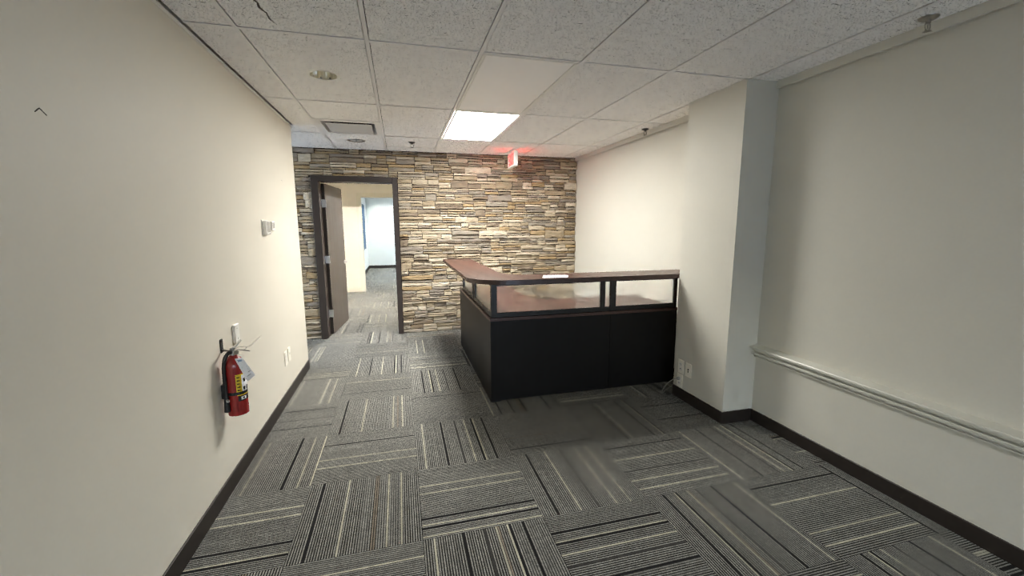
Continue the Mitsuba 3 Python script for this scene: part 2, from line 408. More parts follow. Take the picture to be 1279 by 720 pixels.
# baseboards, chair rail, cove strip, wall angles
add('baseboard_left', box(XL, XL+0.009, YB, YE, 0, 0.10, 0.003), 'dark_base', label='dark brown vinyl baseboard under the beige wall', kind='structure')
add('baseboard_right', cat_(box(XR-0.010, XR, YB, PY0, 0, 0.088, 0.003), box(XR-0.010, XR, PY1, YBK, 0, 0.088, 0.003)), 'dark_base', label='dark brown vinyl baseboard along the grey wall', kind='structure')
add('baseboard_column', cat_(box(PX0-0.010, XR-0.010, PY0-0.010, PY0, 0, 0.092, 0.003), box(PX0-0.010, PX0, PY0, PY1, 0, 0.092, 0.003)), 'dark_base', label='dark brown vinyl baseboard round the wall column', kind='structure')
add('trim_1', along_y([(XR, 0.600), (2.540, 0.600), (2.486, 0.590), (2.482, 0.584), (2.482, 0.574), (2.488, 0.571), (2.526, 0.570), (2.526, 0.549), (2.507, 0.546), (2.503, 0.542), (2.503, 0.533), (2.508, 0.530), (2.537, 0.529), (2.537, 0.513), (2.527, 0.511), (2.526, 0.504), (XR, 0.502)], YB, PY0),
    'rail_paint', label='painted moulded chair rail along the grey wall', kind='structure')
add('trim_2', cat_(along_y([(XR-0.001, H+0.06), (XR-0.001, H+0.02), (XR-0.019, H+0.02), (XR-0.019, H-0.046), (XR-0.022, H-0.048), (XR-0.026, H-0.044), (XR-0.026, H+0.06)], YB, PY0), along_y([(XR-0.001, H+0.06), (XR-0.001, H+0.02), (XR-0.019, H+0.02), (XR-0.019, H-0.046), (XR-0.022, H-0.048), (XR-0.026, H-0.044), (XR-0.026, H+0.06)], PY1, YBK)),
    'paint_right', label='flat painted strip where the grey wall meets the ceiling', kind='structure')
add('trim_3', cat_(box(XL, XL+0.019, YB, YE, H-0.012, H-0.010), box(XL, XL+0.002, YB, YE, H-0.012, H+0.012)), 'grid_white', label='metal wall angle between beige wall and ceiling', kind='structure')

# ------------------------------------------------------------------ suspended ceiling
ce = add('ceiling', box(XA-0.13, XR+0.13, YB-0.15, 6.03, 2.58, 2.62), 'plenum_dark', label='suspended ceiling of speckled acoustic tiles in a metal grid', kind='structure')
XS = [-0.7335 + 0.6096*i for i in range(-3, 6)]
YR = [-2.41, -1.19, 0.035, 1.26, 2.490, 3.725, 4.958]
region = unary_union([sbox(XL+0.0245, YB, XR-0.031, YE), sbox(XA, YE-0.001, XR-0.031, 5.905)])
pillar = sbox(PX0-0.002, PY0-0.002, XR, PY1+0.002)
xe = [XA-0.3] + XS + [XR]; ye = [YB] + YR + [5.905]
dl_spots = [(-0.432, 3.108), (-0.436, 5.30)]
sp_spots = [(2.446, 1.568), (2.458, 3.967), (0.184, 5.243)]
holes = unary_union([Point(p).buffer(0.088, 24) for p in dl_spots])
YV = 4.325; YJ = 5.585
for b in range(len(ye)-1):
    for a in range(len(xe)-1):
        cells = [(xe[a], xe[a+1], ye[b], ye[b+1])]
        near = lambda u, v: abs(u-v) < 1e-6
        if near(xe[a], XS[5]) and (near(ye[b], YR[4]) or near(ye[b], YR[5])): continue       # the two light fixtures
        if near(xe[a], XS[3]) and near(ye[b], YR[5]): cells = [(xe[a], xe[a+1], ye[b], YV)]   # the vent takes the rest
        if near(xe[a], XS[4]) and near(ye[b], YR[6]): cells = [(xe[a], xe[a+1], ye[b], YJ), (xe[a], xe[a+1], YJ-0.008, ye[b+1])]
        for x0, x1, y0, y1 in cells:
            g = 0.0140
            c = sbox(x0+g, y0+g, x1-g, y1-g).intersection(region).difference(pillar).difference(holes)
            for q in getattr(c, 'geoms', [c]):
                if q.area > 1e-3: add('ceiling_tile', extr(q, H+0.002, H+0.018), 'ceiling_tile', ce)
def tee(poly):
    for q in getattr(poly, 'geoms', [poly]):
        if q.area > 1e-4: yield cat_(extr(q, H-0.0012, H+0.0004), extr(q.buffer(-0.008), H, H+0.03) if q.buffer(-0.008).area > 1e-5 else extr(q, H, H+0.0005))
for x in XS:
    for m in tee(sbox(x-0.0105, YB, x+0.0105, 5.905).intersection(region).difference(pillar)): add('main_runner', m, 'grid_white', ce)
for y in YR:
    for m in tee(sbox(XA, y-0.0105, XR, y+0.0105).intersection(region).difference(pillar)): add('cross_tee', m, 'grid_white', ce)
for m in tee(sbox(XS[3]+0.011, YV-0.0105, XS[4]-0.011, YV+0.0105)): add('cross_tee', m, 'grid_white', ce)
add('wall_angle', box(XA, XR, 5.872, 5.874, H-0.001, H+0.02), 'grid_white', ce)
# a crack running through the tile near the left wall
ck = np.array([(-0.600, 1.95), (-0.585, 2.05), (-0.592, 2.10), (-0.570, 2.17), (-0.556, 2.21), (-0.562, 2.25), (-0.545, 2.30), (-0.548, 2.36), (-0.530, 2.41)])
wd = np.array([0.002, 0.004, 0.003, 0.006, 0.004, 0.006, 0.003, 0.004, 0.001])
add('tile_crack', extr(Polygon(np.vstack([ck + np.c_[wd, 0*wd], (ck - np.c_[wd, 0*wd])[::-1]])), H+0.0014, H+0.0021), 'dark_mark', ce, label='jagged dark crack in an acoustic tile')
ck2 = np.array([(-0.690, 2.15), (-0.675, 2.18), (-0.668, 2.23)]); w2 = np.array([0.001, 0.004, 0.001])
add('tile_crack', extr(Polygon(np.vstack([ck2 + np.c_[w2, 0*w2], (ck2 - np.c_[w2, 0*w2])[::-1]])), H+0.0014, H+0.0021), 'dark_mark', ce)
# scratch and nail hole on the beige wall
def wall_strip(pts, w):
    p = np.array(pts, float); ms = []
    for a, b in zip(p[:-1], p[1:]):
        d = (b-a)/np.linalg.norm(b-a); n = np.array([-d[1], d[0]])*w
        q = [a-n, b-n, b+n, a+n]
        m = trimesh.creation.extrude_polygon(Polygon(q), 0.0006, engine='earcut'); v = m.vertices.copy()
        m.vertices = np.stack([XL + v[:, 2], v[:, 0], v[:, 1]], 1); ms.append(m)
    return cat_(*ms)
add('scratch', wall_strip([(1.543, EYE+0.319), (1.561, EYE+0.333), (1.585, EYE+0.318)], 0.0016), 'dark_mark', 'wall_left', label='caret-shaped scratch in the paint')
add('nail_hole', wall_strip([(4.155, EYE+0.388), (4.170, EYE+0.386)], 0.004), 'grey_plastic', 'wall_left', label='small filled nail hole')

# ------------------------------------------------------------------ ceiling fixtures
def troffer(x0, x1, y0, y1, label, lit):
    t = thing('ceiling_light', label, 'light')
    e = 0.013; x0 += 0.0135; x1 -= 0.0135; y0 += 0.0135; y1 -= 0.0135
    ring = sbox(x0, y0, x1, y1).difference(sbox(x0+e+0.006, y0+e, x1-e-0.006, y1-e))
    add('frame', cat_(extr(ring, H-0.003, H+0.004), extr(sbox(x0, y0, x1, y1), H+0.03, H+0.05)), 'white_plastic', t)
    gp = -0.002 if lit else 0.0035
    ln = box(x0+e+0.006+gp, x1-e-0.006-gp, y0+e+gp, y1-e-gp, H+0.0005, H+0.006)
    if lit is None: add('lens', ln, 'lens_off', t, label='unlit white lens')
    else:
        k = add('lens', ln, 'white_plastic', t, label='glowing white lens')
        scene[k]['emitter'] = lamp(lit, {LED: 10.0, LED_MID: 2.0}.get(lit, 0.6))
    return t
troffer(XS[5], XS[6], YR[5], YR[6], 'brightly lit flat panel light in the ceiling above the desk', LED)
troffer(XS[5], XS[6], YR[4], YR[5], 'switched-off panel light next to the lit one', None)

# supply vent with a dropped plaque
t = thing('air_vent', 'square plaque air vent in the ceiling near the doorway', 'vent')
vx0, vx1, vy0, vy1 = XS[3]+0.0115, XS[4]-0.0115, YV+0.0115, YR[6]-0.0115
ring = sbox(vx0, vy0, vx1, vy1).difference(sbox(vx0+0.05, vy0+0.05, vx1-0.05, vy1-0.05))
add('frame', extr(ring, H-0.002, H+0.004), 'grid_white', t)
q = np.array([[vx0+0.05, vy0+0.05], [vx1-0.05, vy0+0.05], [vx1-0.05, vy1-0.05], [vx0+0.05, vy1-0.05]])
ctr = q.mean(0); qi = ctr + (q-ctr)*0.80
V = np.vstack([np.c_[q, [H+0.002]*4], np.c_[qi, [H+0.075]*4]])
F = []
for k in range(4): F += [[k, (k+1) % 4, 4+(k+1) % 4], [k, 4+(k+1) % 4, 4+k]]
add('throat', trimesh.Trimesh(V, F, process=False), 'vent_grey', t)
add('void', extr(sbox(vx0+0.02, vy0+0.02, vx1-0.02, vy1-0.02), H+0.075, H+0.08), 'slot_black', t)
add('plaque', box(vx0+0.085, vx1-0.085, vy0+0.118, vy1-0.062, H-0.001, H+0.0025, 0.001), 'vent_grey', t)
for sx in (-1, 1): add('hanger', box(ctr[0]+sx*0.15-0.004, ctr[0]+sx*0.15+0.004, ctr[1]-0.004, ctr[1]+0.004, H+0.0025, H+0.076), 'dull_metal', t)

# recessed downlights
def downlight(x, y, label, lamp):
    t = thing('downlight', label, 'light')
    add('trim_ring', lathe([(0.083, 0.0015), (0.100, -0.0015), (0.101, 0.0), (0.100, 0.003), (0.083, 0.004), (0.083, 0.0015)], 48, (x, y, H)), 'dull_metal' if lamp else 'white_plastic', t, smooth=40)
    n = 48; th = np.linspace(0, 2*np.pi, n, endpoint=False); V = []
    for zz, rr in (((0.0015, 0.086), (0.035, 0.082), (0.07, 0.074), (0.098, 0.060)) if lamp else ((0.0015, 0.086), (0.05, 0.083), (0.10, 0.076), (0.14, 0.066))):
        fl_ = 1.0 + (0.0 if lamp else 0.075)*np.cos(th*10)
        V += [[x + rr*f_*np.cos(a), y + rr*f_*np.sin(a), H+zz] for a, f_ in zip(th, fl_)]
    F = []
    for r_ in range(3):
        for k in range(n):
            p, q_ = r_*n+k, r_*n+(k+1) % n
            F += [[p, q_, q_+n], [p, q_+n, p+n]]
    V.append([x, y, H+(0.1 if lamp else 0.142)]); F += [[3*n+k, 3*n+(k+1) % n, 4*n] for k in range(n)]
    add('reflector', trimesh.Trimesh(V, F, process=False), 'dull_metal' if lamp else 'reflector', t, smooth=False)
    if lamp:
        for s in (-1, 1):
            add('bulb', tube(curve([(x+s*0.060, y-0.013, H+0.004), (x+s*0.022, y-0.013, H+0.003), (x+s*0.014, y, H+0.003), (x+s*0.022, y+0.013, H+0.003), (x+s*0.060, y+0.013, H+0.004)], 20), 0.0075, 10), 'white_plastic', t, smooth=40)
    else:
        add('bulb', lathe([(0.0, 0.105), (0.020, 0.108), (0.026, 0.118), (0.022, 0.132), (0.014, 0.139)], 28, (x, y, H)), 'grey_plastic', t, smooth=40)
downlight(*dl_spots[0], 'recessed can light with fluted reflector nearest the left wall', False)
downlight(*dl_spots[1], 'small recessed can light with twin bulbs close to the stone wall', True)

# sprinklers
def sprinkler(x, y, label, mat, z0):
    t = thing('sprinkler', label, 'sprinkler')
    add('escutcheon', lathe([(0.010, -0.012), (0.016, -0.013), (0.030, -0.009), (0.038, -0.002), (0.039, 0.001), (0.010, 0.001)], 32, (x, y, z0)), mat, t, smooth=40)
    add('body', lathe([(0.0, -0.024), (0.010, -0.024), (0.011, -0.012), (0.009, -0.008), (0.0, -0.008)], 16, (x, y, z0)), mat, t, smooth=40)
    for s in (-1, 1):
        add('frame_arm', tube(curve([(x+s*0.009, y, z0-0.020), (x+s*0.017, y, z0-0.034), (x+s*0.013, y, z0-0.050), (x+s*0.003, y, z0-0.058)], 14), 0.0026, 8), mat, t, smooth=40)
    th = np.linspace(0, 2*np.pi, 49)[:-1]; rr = np.where(np.arange(48) % 4 < 2, 0.017, 0.011)
    add('deflector', extr(Polygon(np.c_[x+rr*np.cos(th), y+rr*np.sin(th)]), z0-0.061, z0-0.0595), mat, t)
    add('glass_bulb', lathe([(0, -0.052), (0.002, -0.050), (0.0022, -0.03), (0, -0.026)], 12, (x, y, z0)), 'dull_metal', t, smooth=40)
sprinkler(*sp_spots[0], 'chrome fire sprinkler in the ceiling near the top right corner', 'dull_metal', H)
sprinkler(*sp_spots[1], 'dark fire sprinkler in the ceiling beyond the wall column', 'black_plastic', H+0.001)
sprinkler(*sp_spots[2], 'dark fire sprinkler in the ceiling close to the stone wall', 'black_plastic', H+0.001)

# exit sign
t = thing('exit_sign', 'small lit red EXIT sign hanging from the ceiling before the stone wall', 'sign')
ex0, ex1, ey0, ey1, ez0, ez1 = 1.437, 1.487, 5.300, 5.615, 2.228, 2.418
add('housing', cat_(box(ex0, ex1, ey0, ey1, ez0, ez0+0.016, 0.003), box(ex0, ex1, ey0, ey1, ez1-0.016, ez1, 0.003), box(ex0, ex1, ey0, ey0+0.016, ez0, ez1, 0.003), box(ex0, ex1, ey1-0.016, ey1, ez0, ez1, 0.003)), 'white_plastic', t)
add('canopy', box(ex0+0.004, ex1-0.004, 5.38, 5.53, ez1-0.001, H-0.001, 0.003), 'white_plastic', t)
for s, xx in ((-1, ex0+0.006), (1, ex1-0.006)):
    V = np.array([[xx, ey0+0.014, ez0+0.014], [xx, ey1-0.014, ez0+0.014], [xx, ey1-0.014, ez1-0.014], [xx, ey0+0.014, ez1-0.014]])
    F = np.array([[0, 1, 2], [0, 2, 3]]) if s > 0 else np.array([[0, 2, 1], [0, 3, 2]])
    k = add('face', trimesh.Trimesh(V, F, process=False), 'exit_face', t, label='pink glowing face')
    scene[k]['emitter'] = lamp((0.17, 0.055, 0.045), 0.15)
    tm = meshkit.text_mesh('EXIT', 0.125, 0.002, bold=True)
    v = tm.vertices.copy(); w_ = v[:, 0].max()-v[:, 0].min(); v[:, 0] = (v[:, 0]-v[:, 0].min())*0.255/w_
    yy = (ey1-0.03) - v[:, 0] if s < 0 else (ey0+0.03) + v[:, 0]
    m = trimesh.Trimesh(np.stack([xx + s*(0.0005 + v[:, 2]), yy, ez0+0.034+v[:, 1]], 1), tm.faces, process=False)
    k = add('lettering', m, 'red_paint', t, label='red letters EXIT')
    scene[k]['emitter'] = lamp(EXIT_RED, 0.4)

# ------------------------------------------------------------------ doorway, door and the rooms beyond
d1 = lab('door_1', 'open brown door in a dark frame set in the stone wall', kind='structure')
jx0, jx1, jz = -0.963, -0.066, 2.034
def frame_piece(x0, x1, z0, z1): return box(x0, x1, 5.845, 6.06, z0, z1, 0.004)
add('frame', cat_(frame_piece(HX0, jx0, 0, HZ), frame_piece(jx1, HX1, 0, HZ), frame_piece(jx0, jx1, jz, HZ)), 'door_paint', d1, label='dark brown door frame')
a0, a1 = np.array([-0.928, 6.075]), np.array([-0.832, 6.985])
dv = (a1-a0)/np.linalg.norm(a1-a0); nv = np.array([-dv[1], dv[0]])
leafp = Polygon([a0, a1, a1+nv*0.042, a0+nv*0.042])
lf = add('leaf', extr(leafp, 0.010, 2.028), 'door_veneer', d1, label='taupe wood veneer door leaf standing open')
add('edge_strip', extr(Polygon([a0-dv*0.0015, a0+nv*0.042-dv*0.0015, a0+nv*0.042, a0]), 0.012, 2.026), 'dark_base', lf)
for zc in (1.771, 1.033, 0.298):
    hx, hy = -0.966, 6.052
    add('hinge', cat_(box(-0.958, hx+0.050, hy-0.002, hy+0.002+0.02, zc-0.05, zc+0.05), box(jx0-0.001, jx0+0.002, 6.02, 6.058, zc-0.05, zc+0.05),
        *[lathe([(0, -0.016), (0.0075, -0.016), (0.0075, 0.016), (0, 0.016)], 14, (hx, hy+0.012, zc+dz)) for dz in (-0.036, 0, 0.036)]), 'steel_hinge', d1)
hc = a0 + dv*0.855
def hx_(s, u, v_, z_): # s out from the right face, u along the leaf
    q_ = hc + dv*u - nv*s; return (q_[0], q_[1], z_)
rose = lathe([(0, 0), (0.030, 0), (0.030, 0.006), (0.026, 0.011), (0, 0.011)], 28)
ang = np.arctan2(-nv[1], -nv[0]); R_ = trimesh.transformations.rotation_matrix(ang, [0, 0, 1]) @ trimesh.transformations.rotation_matrix(np.pi/2, [0, 1, 0])
rose.apply_transform(R_); rose.apply_translation(hx_(0, 0, 0, 0.93))
add('handle', cat_(rose, tube(curve([hx_(0.008, 0, 0, 0.93), hx_(0.045, 0, 0, 0.93), hx_(0.058, -0.012, 0, 0.931), hx_(0.060, -0.05, 0, 0.932), hx_(0.058, -0.115, 0, 0.928)], 24), 0.0095, 12)), 'chrome', lf, smooth=40, label='chrome lever handle')
# threshold ends; middle room
add('wall_middle_room', cat_(box(-2.55, -2.4, 6.03, 9.93, 0, TOP), box(2.4, 2.55, 6.03, 9.93, 0, TOP),
    box(-2.4, -0.79, 9.93, 10.05, 0, TOP), box(0.14, 2.4, 9.93, 10.05, 0, TOP), box(-0.79, 0.14, 9.93, 10.05, 2.092, TOP)), 'paint_cream', label='cream walls of the room behind the doorway', kind='structure')
add('wall_stone_rear', cat_(box(-2.4, DX0, 6.03, 6.045, 0, TOP), box(DX1, 2.4, 6.03, 6.045, 0, TOP), box(DX0, DX1, 6.03, 6.045, 2.10, TOP)), 'paint_cream', label='rear face of the stone wall in the next room', kind='structure')
add('ceiling_middle_room', box(-2.4, 2.4, 6.045, 9.93, H, H+0.05), 'grid_white', label='ceiling of the room behind the doorway', kind='structure')
def cased(x0, x1, z1, yf):
    pr = 0.018
    return cat_(box(x0-0.095, x0, yf-pr, yf, 0, z1+0.095, 0.003), box(x1, x1+0.095, yf-pr, yf, 0, z1+0.095, 0.003), box(x0, x1, yf-pr, yf, z1, z1+0.095, 0.003),
                box(x0-0.095, x0-0.083, yf-pr-0.010, yf-pr, 0, z1+0.095), box(x0-0.095, x1+0.095, yf-pr-0.010, yf-pr, z1+0.083, z1+0.095))
add('trim_4', cased(-0.79, 0.14, 2.092, 9.93), 'white_trim', label='cream casing round the opening in the far cream wall', kind='structure')
add('baseboard_middle_room', cat_(box(-2.4, -0.885, 9.912, 9.93, 0, 0.10, 0.003), box(0.235, 2.4, 9.912, 9.93, 0, 0.10, 0.003)), 'white_trim', label='cream baseboard of the room behind the doorway', kind='structure')
troffer(-0.75, -0.14, 7.2, 8.42, 'lit panel light in the ceiling of the cream room', LED_MID)
# far room
add('wall_far_room', cat_(box(-1.22, 2.1, 15.36, 15.5, 0, TOP), box(1.95, 2.1, 10.05, 15.36, 0, TOP),
    box(-1.22, -1.07, 10.05, 12.0, 0, TOP), box(-1.22, -1.07, 14.3, 15.36, 0, TOP), box(-1.22, -1.07, 12.0, 14.3, 0, 0.75), box(-1.22, -1.07, 12.0, 14.3, 2.12, TOP)), 'paint_cool', label='pale blue walls of the farthest room', kind='structure')
add('ceiling_far_room', box(-1.2, 2.0, 10.05, 15.4, 2.46, 2.5), 'grid_white', label='ceiling of the farthest room', kind='structure')
add('baseboard_far_room', cat_(box(-1.07, 1.95, 15.345, 15.36, 0, 0.10), box(-1.07, -1.055, 10.05, 15.36, 0, 0.10)), 'dark_base', label='dark baseboard of the farthest room', kind='structure')
w1 = lab('window_1', 'window in the side wall of the farthest room', kind='structure')
add('frame', cat_(box(-1.12, -1.05, 14.2, 14.3, 0.75, 2.12), box(-1.12, -1.05, 12.0, 12.06, 0.75, 2.12), box(-1.12, -1.05, 12.06, 14.2, 0.75, 0.80), box(-1.12, -1.05, 12.06, 14.2, 2.07, 2.12)), 'steel_blue', w1, label='dark blue-grey window frame')
t = thing('downlight', 'can light washing the far wall of the farthest room', 'light')
add('trim_ring', lathe([(0.06, 0.0), (0.08, -0.004), (0.085, 0.0), (0.06, 0.004)], 32, (-0.50, 15.05, 2.458)), 'white_plastic', t, smooth=40)
scene['wall_washer_beam'] = {'type': 'spot', 'to_world': T().look_at([-0.50, 15.05, 2.44], [-0.50, 15.25, 0.9], [0, 1, 0]), 'intensity': rgb((2.2, 2.2, 1.8)), 'sampling_weight': 0.3, 'cutoff_angle': 52.0, 'beam_width': 20.0}
troffer(0.3, 0.91, 11.8, 13.02, 'lit panel light in the ceiling of the farthest room', LED_FAR)

# ------------------------------------------------------------------ reception desk
t = thing('reception_desk', 'L-shaped dark reception desk with mahogany counter and ribbed glass panels', 'desk')
dx0, dx1, dy0, dyE = 0.690, 2.455, 3.300, 5.10
bz = 0.700
add('base_panel', box(dx0+0.02, 1.774, dy0, dy0+0.025, 0.012, bz, 0.0015), 'espresso', t)
add('base_panel', box(1.777, dx1, dy0, dy0+0.025, 0.012, bz, 0.0015), 'espresso', t)
add('side_panel', box(dx0, dx0+0.022, dy0, dyE, 0.0, bz, 0.0015), 'espresso', t, label='dark end panel facing the doorway')
add('end_panel', box(dx0+0.022, 1.28, dyE-0.025, dyE, 0.0, bz, 0.0015), 'espresso', t)
add('end_panel', box(dx1-0.025, dx1, dy0+0.025, 4.02, 0.0, bz, 0.0015), 'espresso', t)
add('foot', box(dx0+0.022, dx0+0.09, dy0+0.002, dy0+0.07, 0.0, 0.013), 'black_plastic', t)
L_ = Polygon([(dx0-0.004, dy0-0.004), (dx1, dy0-0.004), (dx1, 4.03), (1.42, 4.03), (1.30, 4.15), (1.30, dyE), (dx0-0.004, dyE)])
add('worktop', extr(L_, bz, bz+0.026), 'mahogany', t, label='mahogany work surface')
# screen frames: front and side
z0, z1 = bz+0.026, 1.030
def bars(lst): return cat_(*[box(*q, 0.002) for q in lst])
fy0, fy1 = dy0+0.012, dy0+0.040
def front_frame(xa, xb, pl, pr):
    return bars([(xa, xa+pl, fy0, fy1, z0, z1), (xb-pr, xb, fy0, fy1, z0, z1), (xa+pl, xb-pr, fy0, fy1, z0, z0+0.040), (xa+pl, xb-pr, fy0, fy1, z1-0.040, z1)])
def pane_front(xa, xb): return box(xa, xb, fy0+0.010, fy0+0.015, z0+0.034, z1-0.034)
add('screen_frame', front_frame(dx0+0.012, 1.727, 0.048, 0.043), 'frame_black', t)
add('glass_panel', pane_front(dx0+0.055, 1.690), 'ribbed_glass', t, label='ribbed translucent panel')
add('screen_frame', front_frame(1.776, dx1, 0.056, 0.030), 'frame_black', t)
add('glass_panel', pane_front(1.826, dx1-0.025), 'ribbed_glass', t)
for za in (z0, z1-0.040): add('screen_rail', bars([(1.727, 1.776, fy0+0.004, fy1-0.004, za, za+0.040)]), 'frame_black', t)
add('glass_panel', box(1.722, 1.781, fy1-0.012, fy1-0.008, z0+0.034, z1-0.034), 'ribbed_glass', t)
sx0, sx1 = dx0+0.012, dx0+0.040
def side_frame(ya, yb_, pa, pb):
    return bars([(sx0, sx1, ya, ya+pa, z0, z1), (sx0, sx1, yb_-pb, yb_, z0, z1), (sx0, sx1, ya+pa, yb_-pb, z0, z0+0.040), (sx0, sx1, ya+pa, yb_-pb, z1-0.040, z1)])
add('screen_frame', side_frame(fy1+0.001, 4.17, 0.012, 0.050), 'frame_black', t)
add('glass_panel', box(sx0+0.010, sx0+0.015, fy1+0.010, 4.125, z0+0.034, z1-0.034), 'ribbed_glass', t)
add('screen_frame', side_frame(4.215, 4.955, 0.050, 0.060), 'frame_black', t)
add('glass_panel', box(sx0+0.010, sx0+0.015, 4.26, 4.90, z0+0.034, z1-0.034), 'ribbed_glass', t)
# counter: L with a swept outer corner
ox, oy, ix, iy = 0.505, 3.075, 0.845, 3.41
ro = [(0.505, 5.25), (0.840, 5.25), (ix, 3.70)]
for k in range(0, 9):
    a = math.pi + k*math.pi/16; ro.append((ix+0.22 + 0.22*math.cos(a), iy+0.22 + 0.22*math.sin(a)))
ro += [(2.52, iy), (2.52, oy), (1.10, oy)]
for k in range(0, 13):      # outer corner, a wide ellipse quarter
    a = -math.pi/2 - k*math.pi/24; ro.append((ox+0.36 + 0.36*math.cos(a), oy+0.30 + 0.30*math.sin(a)))
cp_ = Polygon(ro)
zc = 1.030
ctm = cat_(extr(cp_.buffer(-0.004), zc, zc+0.036), extr(cp_, zc+0.004, zc+0.032))
add('countertop', ctm, 'mahogany', t, label='L-shaped mahogany transaction counter')
# sheet lying on the counter
t = thing('paper_sheet', 'white sheet of paper lying on the mahogany counter', 'paper')
add('sheet', extr(Polygon([(1.085, 3.125), (1.285, 3.105), (1.345, 3.245), (1.150, 3.290)]), zc+0.0362, zc+0.0385), 'white_paper', t)
add('sheet', extr(Polygon([(1.080, 3.135), (1.275, 3.110), (1.330, 3.240), (1.140, 3.285)]), zc+0.0387, zc+0.041), 'white_paper', t)

# ------------------------------------------------------------------ wall fittings
def plate_x(x, s, yc, zc_, w, h, d=0.006):
    """plate on a wall whose face is at x, facing s along x"""
    return box(x, x+s*d, yc-w/2, yc+w/2, zc_-h/2, zc_+h/2, 0.002)
# left wall outlets
for n_, (yc, zz, lb) in enumerate(((3.805, 0.373, 'cream outlet plate low on the beige wall, nearer the extinguisher'), (3.918, 0.357+0.02, 'cream data plate low on the beige wall, nearer the doorway'))):
    t = thing('wall_outlet', lb, 'outlet')
    add('plate', plate_x(XL, 1, yc, zz, 0.074, 0.118, 0.007), 'ivory_plastic', t)
    if n_ == 0:
        for dz in (0.02, -0.02): add('socket', plate_x(XL+0.0071, 1, yc, zz+dz, 0.034, 0.030, 0.002), 'white_plastic', t)
    else: add('jack', plate_x(XL+0.0071, 1, yc, zz+0.005, 0.016, 0.018, 0.0015), 'grey_plastic', t)
# column outlets
for n_, (yc, zz, lb) in enumerate(((2.968, 0.283, 'upper outlet plate beside the desk on the wall column'), (2.872, 0.281, 'data jack plate nearest the corner of the wall column'), (2.974, 0.156, 'lower outlet plate with a cord plugged in on the wall column'))):
    t = thing('wall_outlet', lb, 'outlet')
    add('plate', plate_x(PX0, -1, yc, zz, 0.076, 0.118), 'ivory_plastic', t)
    if n_ == 1:
        for dz in (0.006, -0.014): add('jack', plate_x(PX0-0.0061, -1, yc, zz+dz, 0.014, 0.014, 0.002), 'slot_black', t)
    else:
        for dz in (0.020, -0.020):
            sk = add('socket', plate_x(PX0-0.0061, -1, yc, zz+dz, 0.035, 0.030, 0.002), 'white_plastic', t)
            if not (n_ == 2 and dz > 0): add('slot', cat_(*[plate_x(PX0-0.0082, -1, yc+dy, zz+dz, 0.003, 0.010, 0.001) for dy in (-0.007, 0.007)]), 'slot_black', sk)
t = thing('power_cord', 'thin cord plugged into the lower outlet, looping to the floor by the desk', 'cord')
add('plug', cat_(box(PX0-0.034, PX0-0.0083, 2.962, 2.986, 0.164, 0.188, 0.004)), 'grey_plastic', t)
add('cable', tube(curve([(PX0-0.034, 2.974, 0.176), (PX0-0.060, 2.99, 0.165), (PX0-0.085, 3.03, 0.115), (PX0-0.105, 3.06, 0.05), (PX0-0.085, 3.09, 0.006), (PX0-0.02, 3.14, 0.006), (PX0+0.08, 3.20, 0.006), (PX0+0.16, 3.27, 0.006)], 48), 0.0028, 8), 'grey_plastic', t, smooth=40)
# thermostat and sensor
t = thing('thermostat', 'grey thermostat with white surround on the beige wall', 'thermostat')
add('back_plate', box(XL, XL+0.006, 3.478, 3.600, 1.412, 1.528, 0.002), 'white_plastic', t)
add('cover', box(XL+0.006, XL+0.032, 3.484, 3.594, 1.418, 1.522, 0.006), 'white_plastic', t)
add('screen', box(XL+0.032, XL+0.033, 3.498, 3.580, 1.436, 1.512), 'grey_plastic', t)
t = thing('wall_sensor', 'small white sensor beside the thermostat on the beige wall', 'sensor')
add('plate', box(XL, XL+0.010, 3.715, 3.800, 1.445, 1.520, 0.003), 'white_plastic', t)
add('window', box(XL+0.010, XL+0.011, 3.728, 3.780, 1.465, 1.508), 'grey_plastic', t)
# plate above the extinguisher
t = thing('wall_plate', 'white blank wall plate just above the fire extinguisher', 'wall plate')
add('plate', box(XL, XL+0.016, 2.745, 2.820, 0.792, 0.905, 0.004), 'white_plastic', t)
for dz in (0.03, -0.03): add('screw', box(XL+0.016, XL+0.017, 2.779, 2.786, 0.8455+dz, 0.8525+dz), 'grey_plastic', t)

# ------------------------------------------------------------------ fire extinguisher
EX, EY_, EZ = -0.905, 2.530, 0.455
er = 0.0495
t = thing('fire_extinguisher', 'red fire extinguisher hanging on the beige wall with tag and label', 'fire extinguisher')
bodyp = [(0, 0.006), (0.040, 0.004), (0.049, 0.0), (er, 0.008), (er, 0.265), (0.050, 0.288), (0.041, 0.308), (0.028, 0.322), (0.018, 0.328), (0.018, 0.338), (0, 0.338)]
add('cylinder', lathe(bodyp, 48, (EX, EY_, EZ)), 'red_paint', t, smooth=35)
def ang_pt(deg, r_, zz): return (EX + r_*math.cos(math.radians(deg)), EY_ + r_*math.sin(math.radians(deg)), EZ+zz)
def wrap(d0, d1_, za, zb, r_, n=18):
    th = np.radians(np.linspace(d0, d1_, n)); V = []
    for rr in (r_, r_+0.0006):
        for zz in (za, zb): V += [[EX+rr*np.cos(a), EY_+rr*np.sin(a), EZ+zz] for a in th]
    F = []
    def strip(p, q):
        for k in range(n-1): F.extend([[p+k, p+k+1, q+k+1], [p+k, q+k+1, q+k]])
    strip(2*n, 3*n); strip(n, 0); strip(0, 2*n); strip(3*n, n)
    for e in (0, n-1): F.extend([[e, n+e, 3*n+e], [e, 3*n+e, 2*n+e]])
    return trimesh.Trimesh(V, F, process=False)
lb = add('label', wrap(-72, 42, 0.132, 0.232, er+0.0004), 'yellow_print', t, smooth=False, label='yellow and white printed label')
add('white_field', wrap(-40, 40, 0.128, 0.226, er+0.0010), 'white_paper', lb)
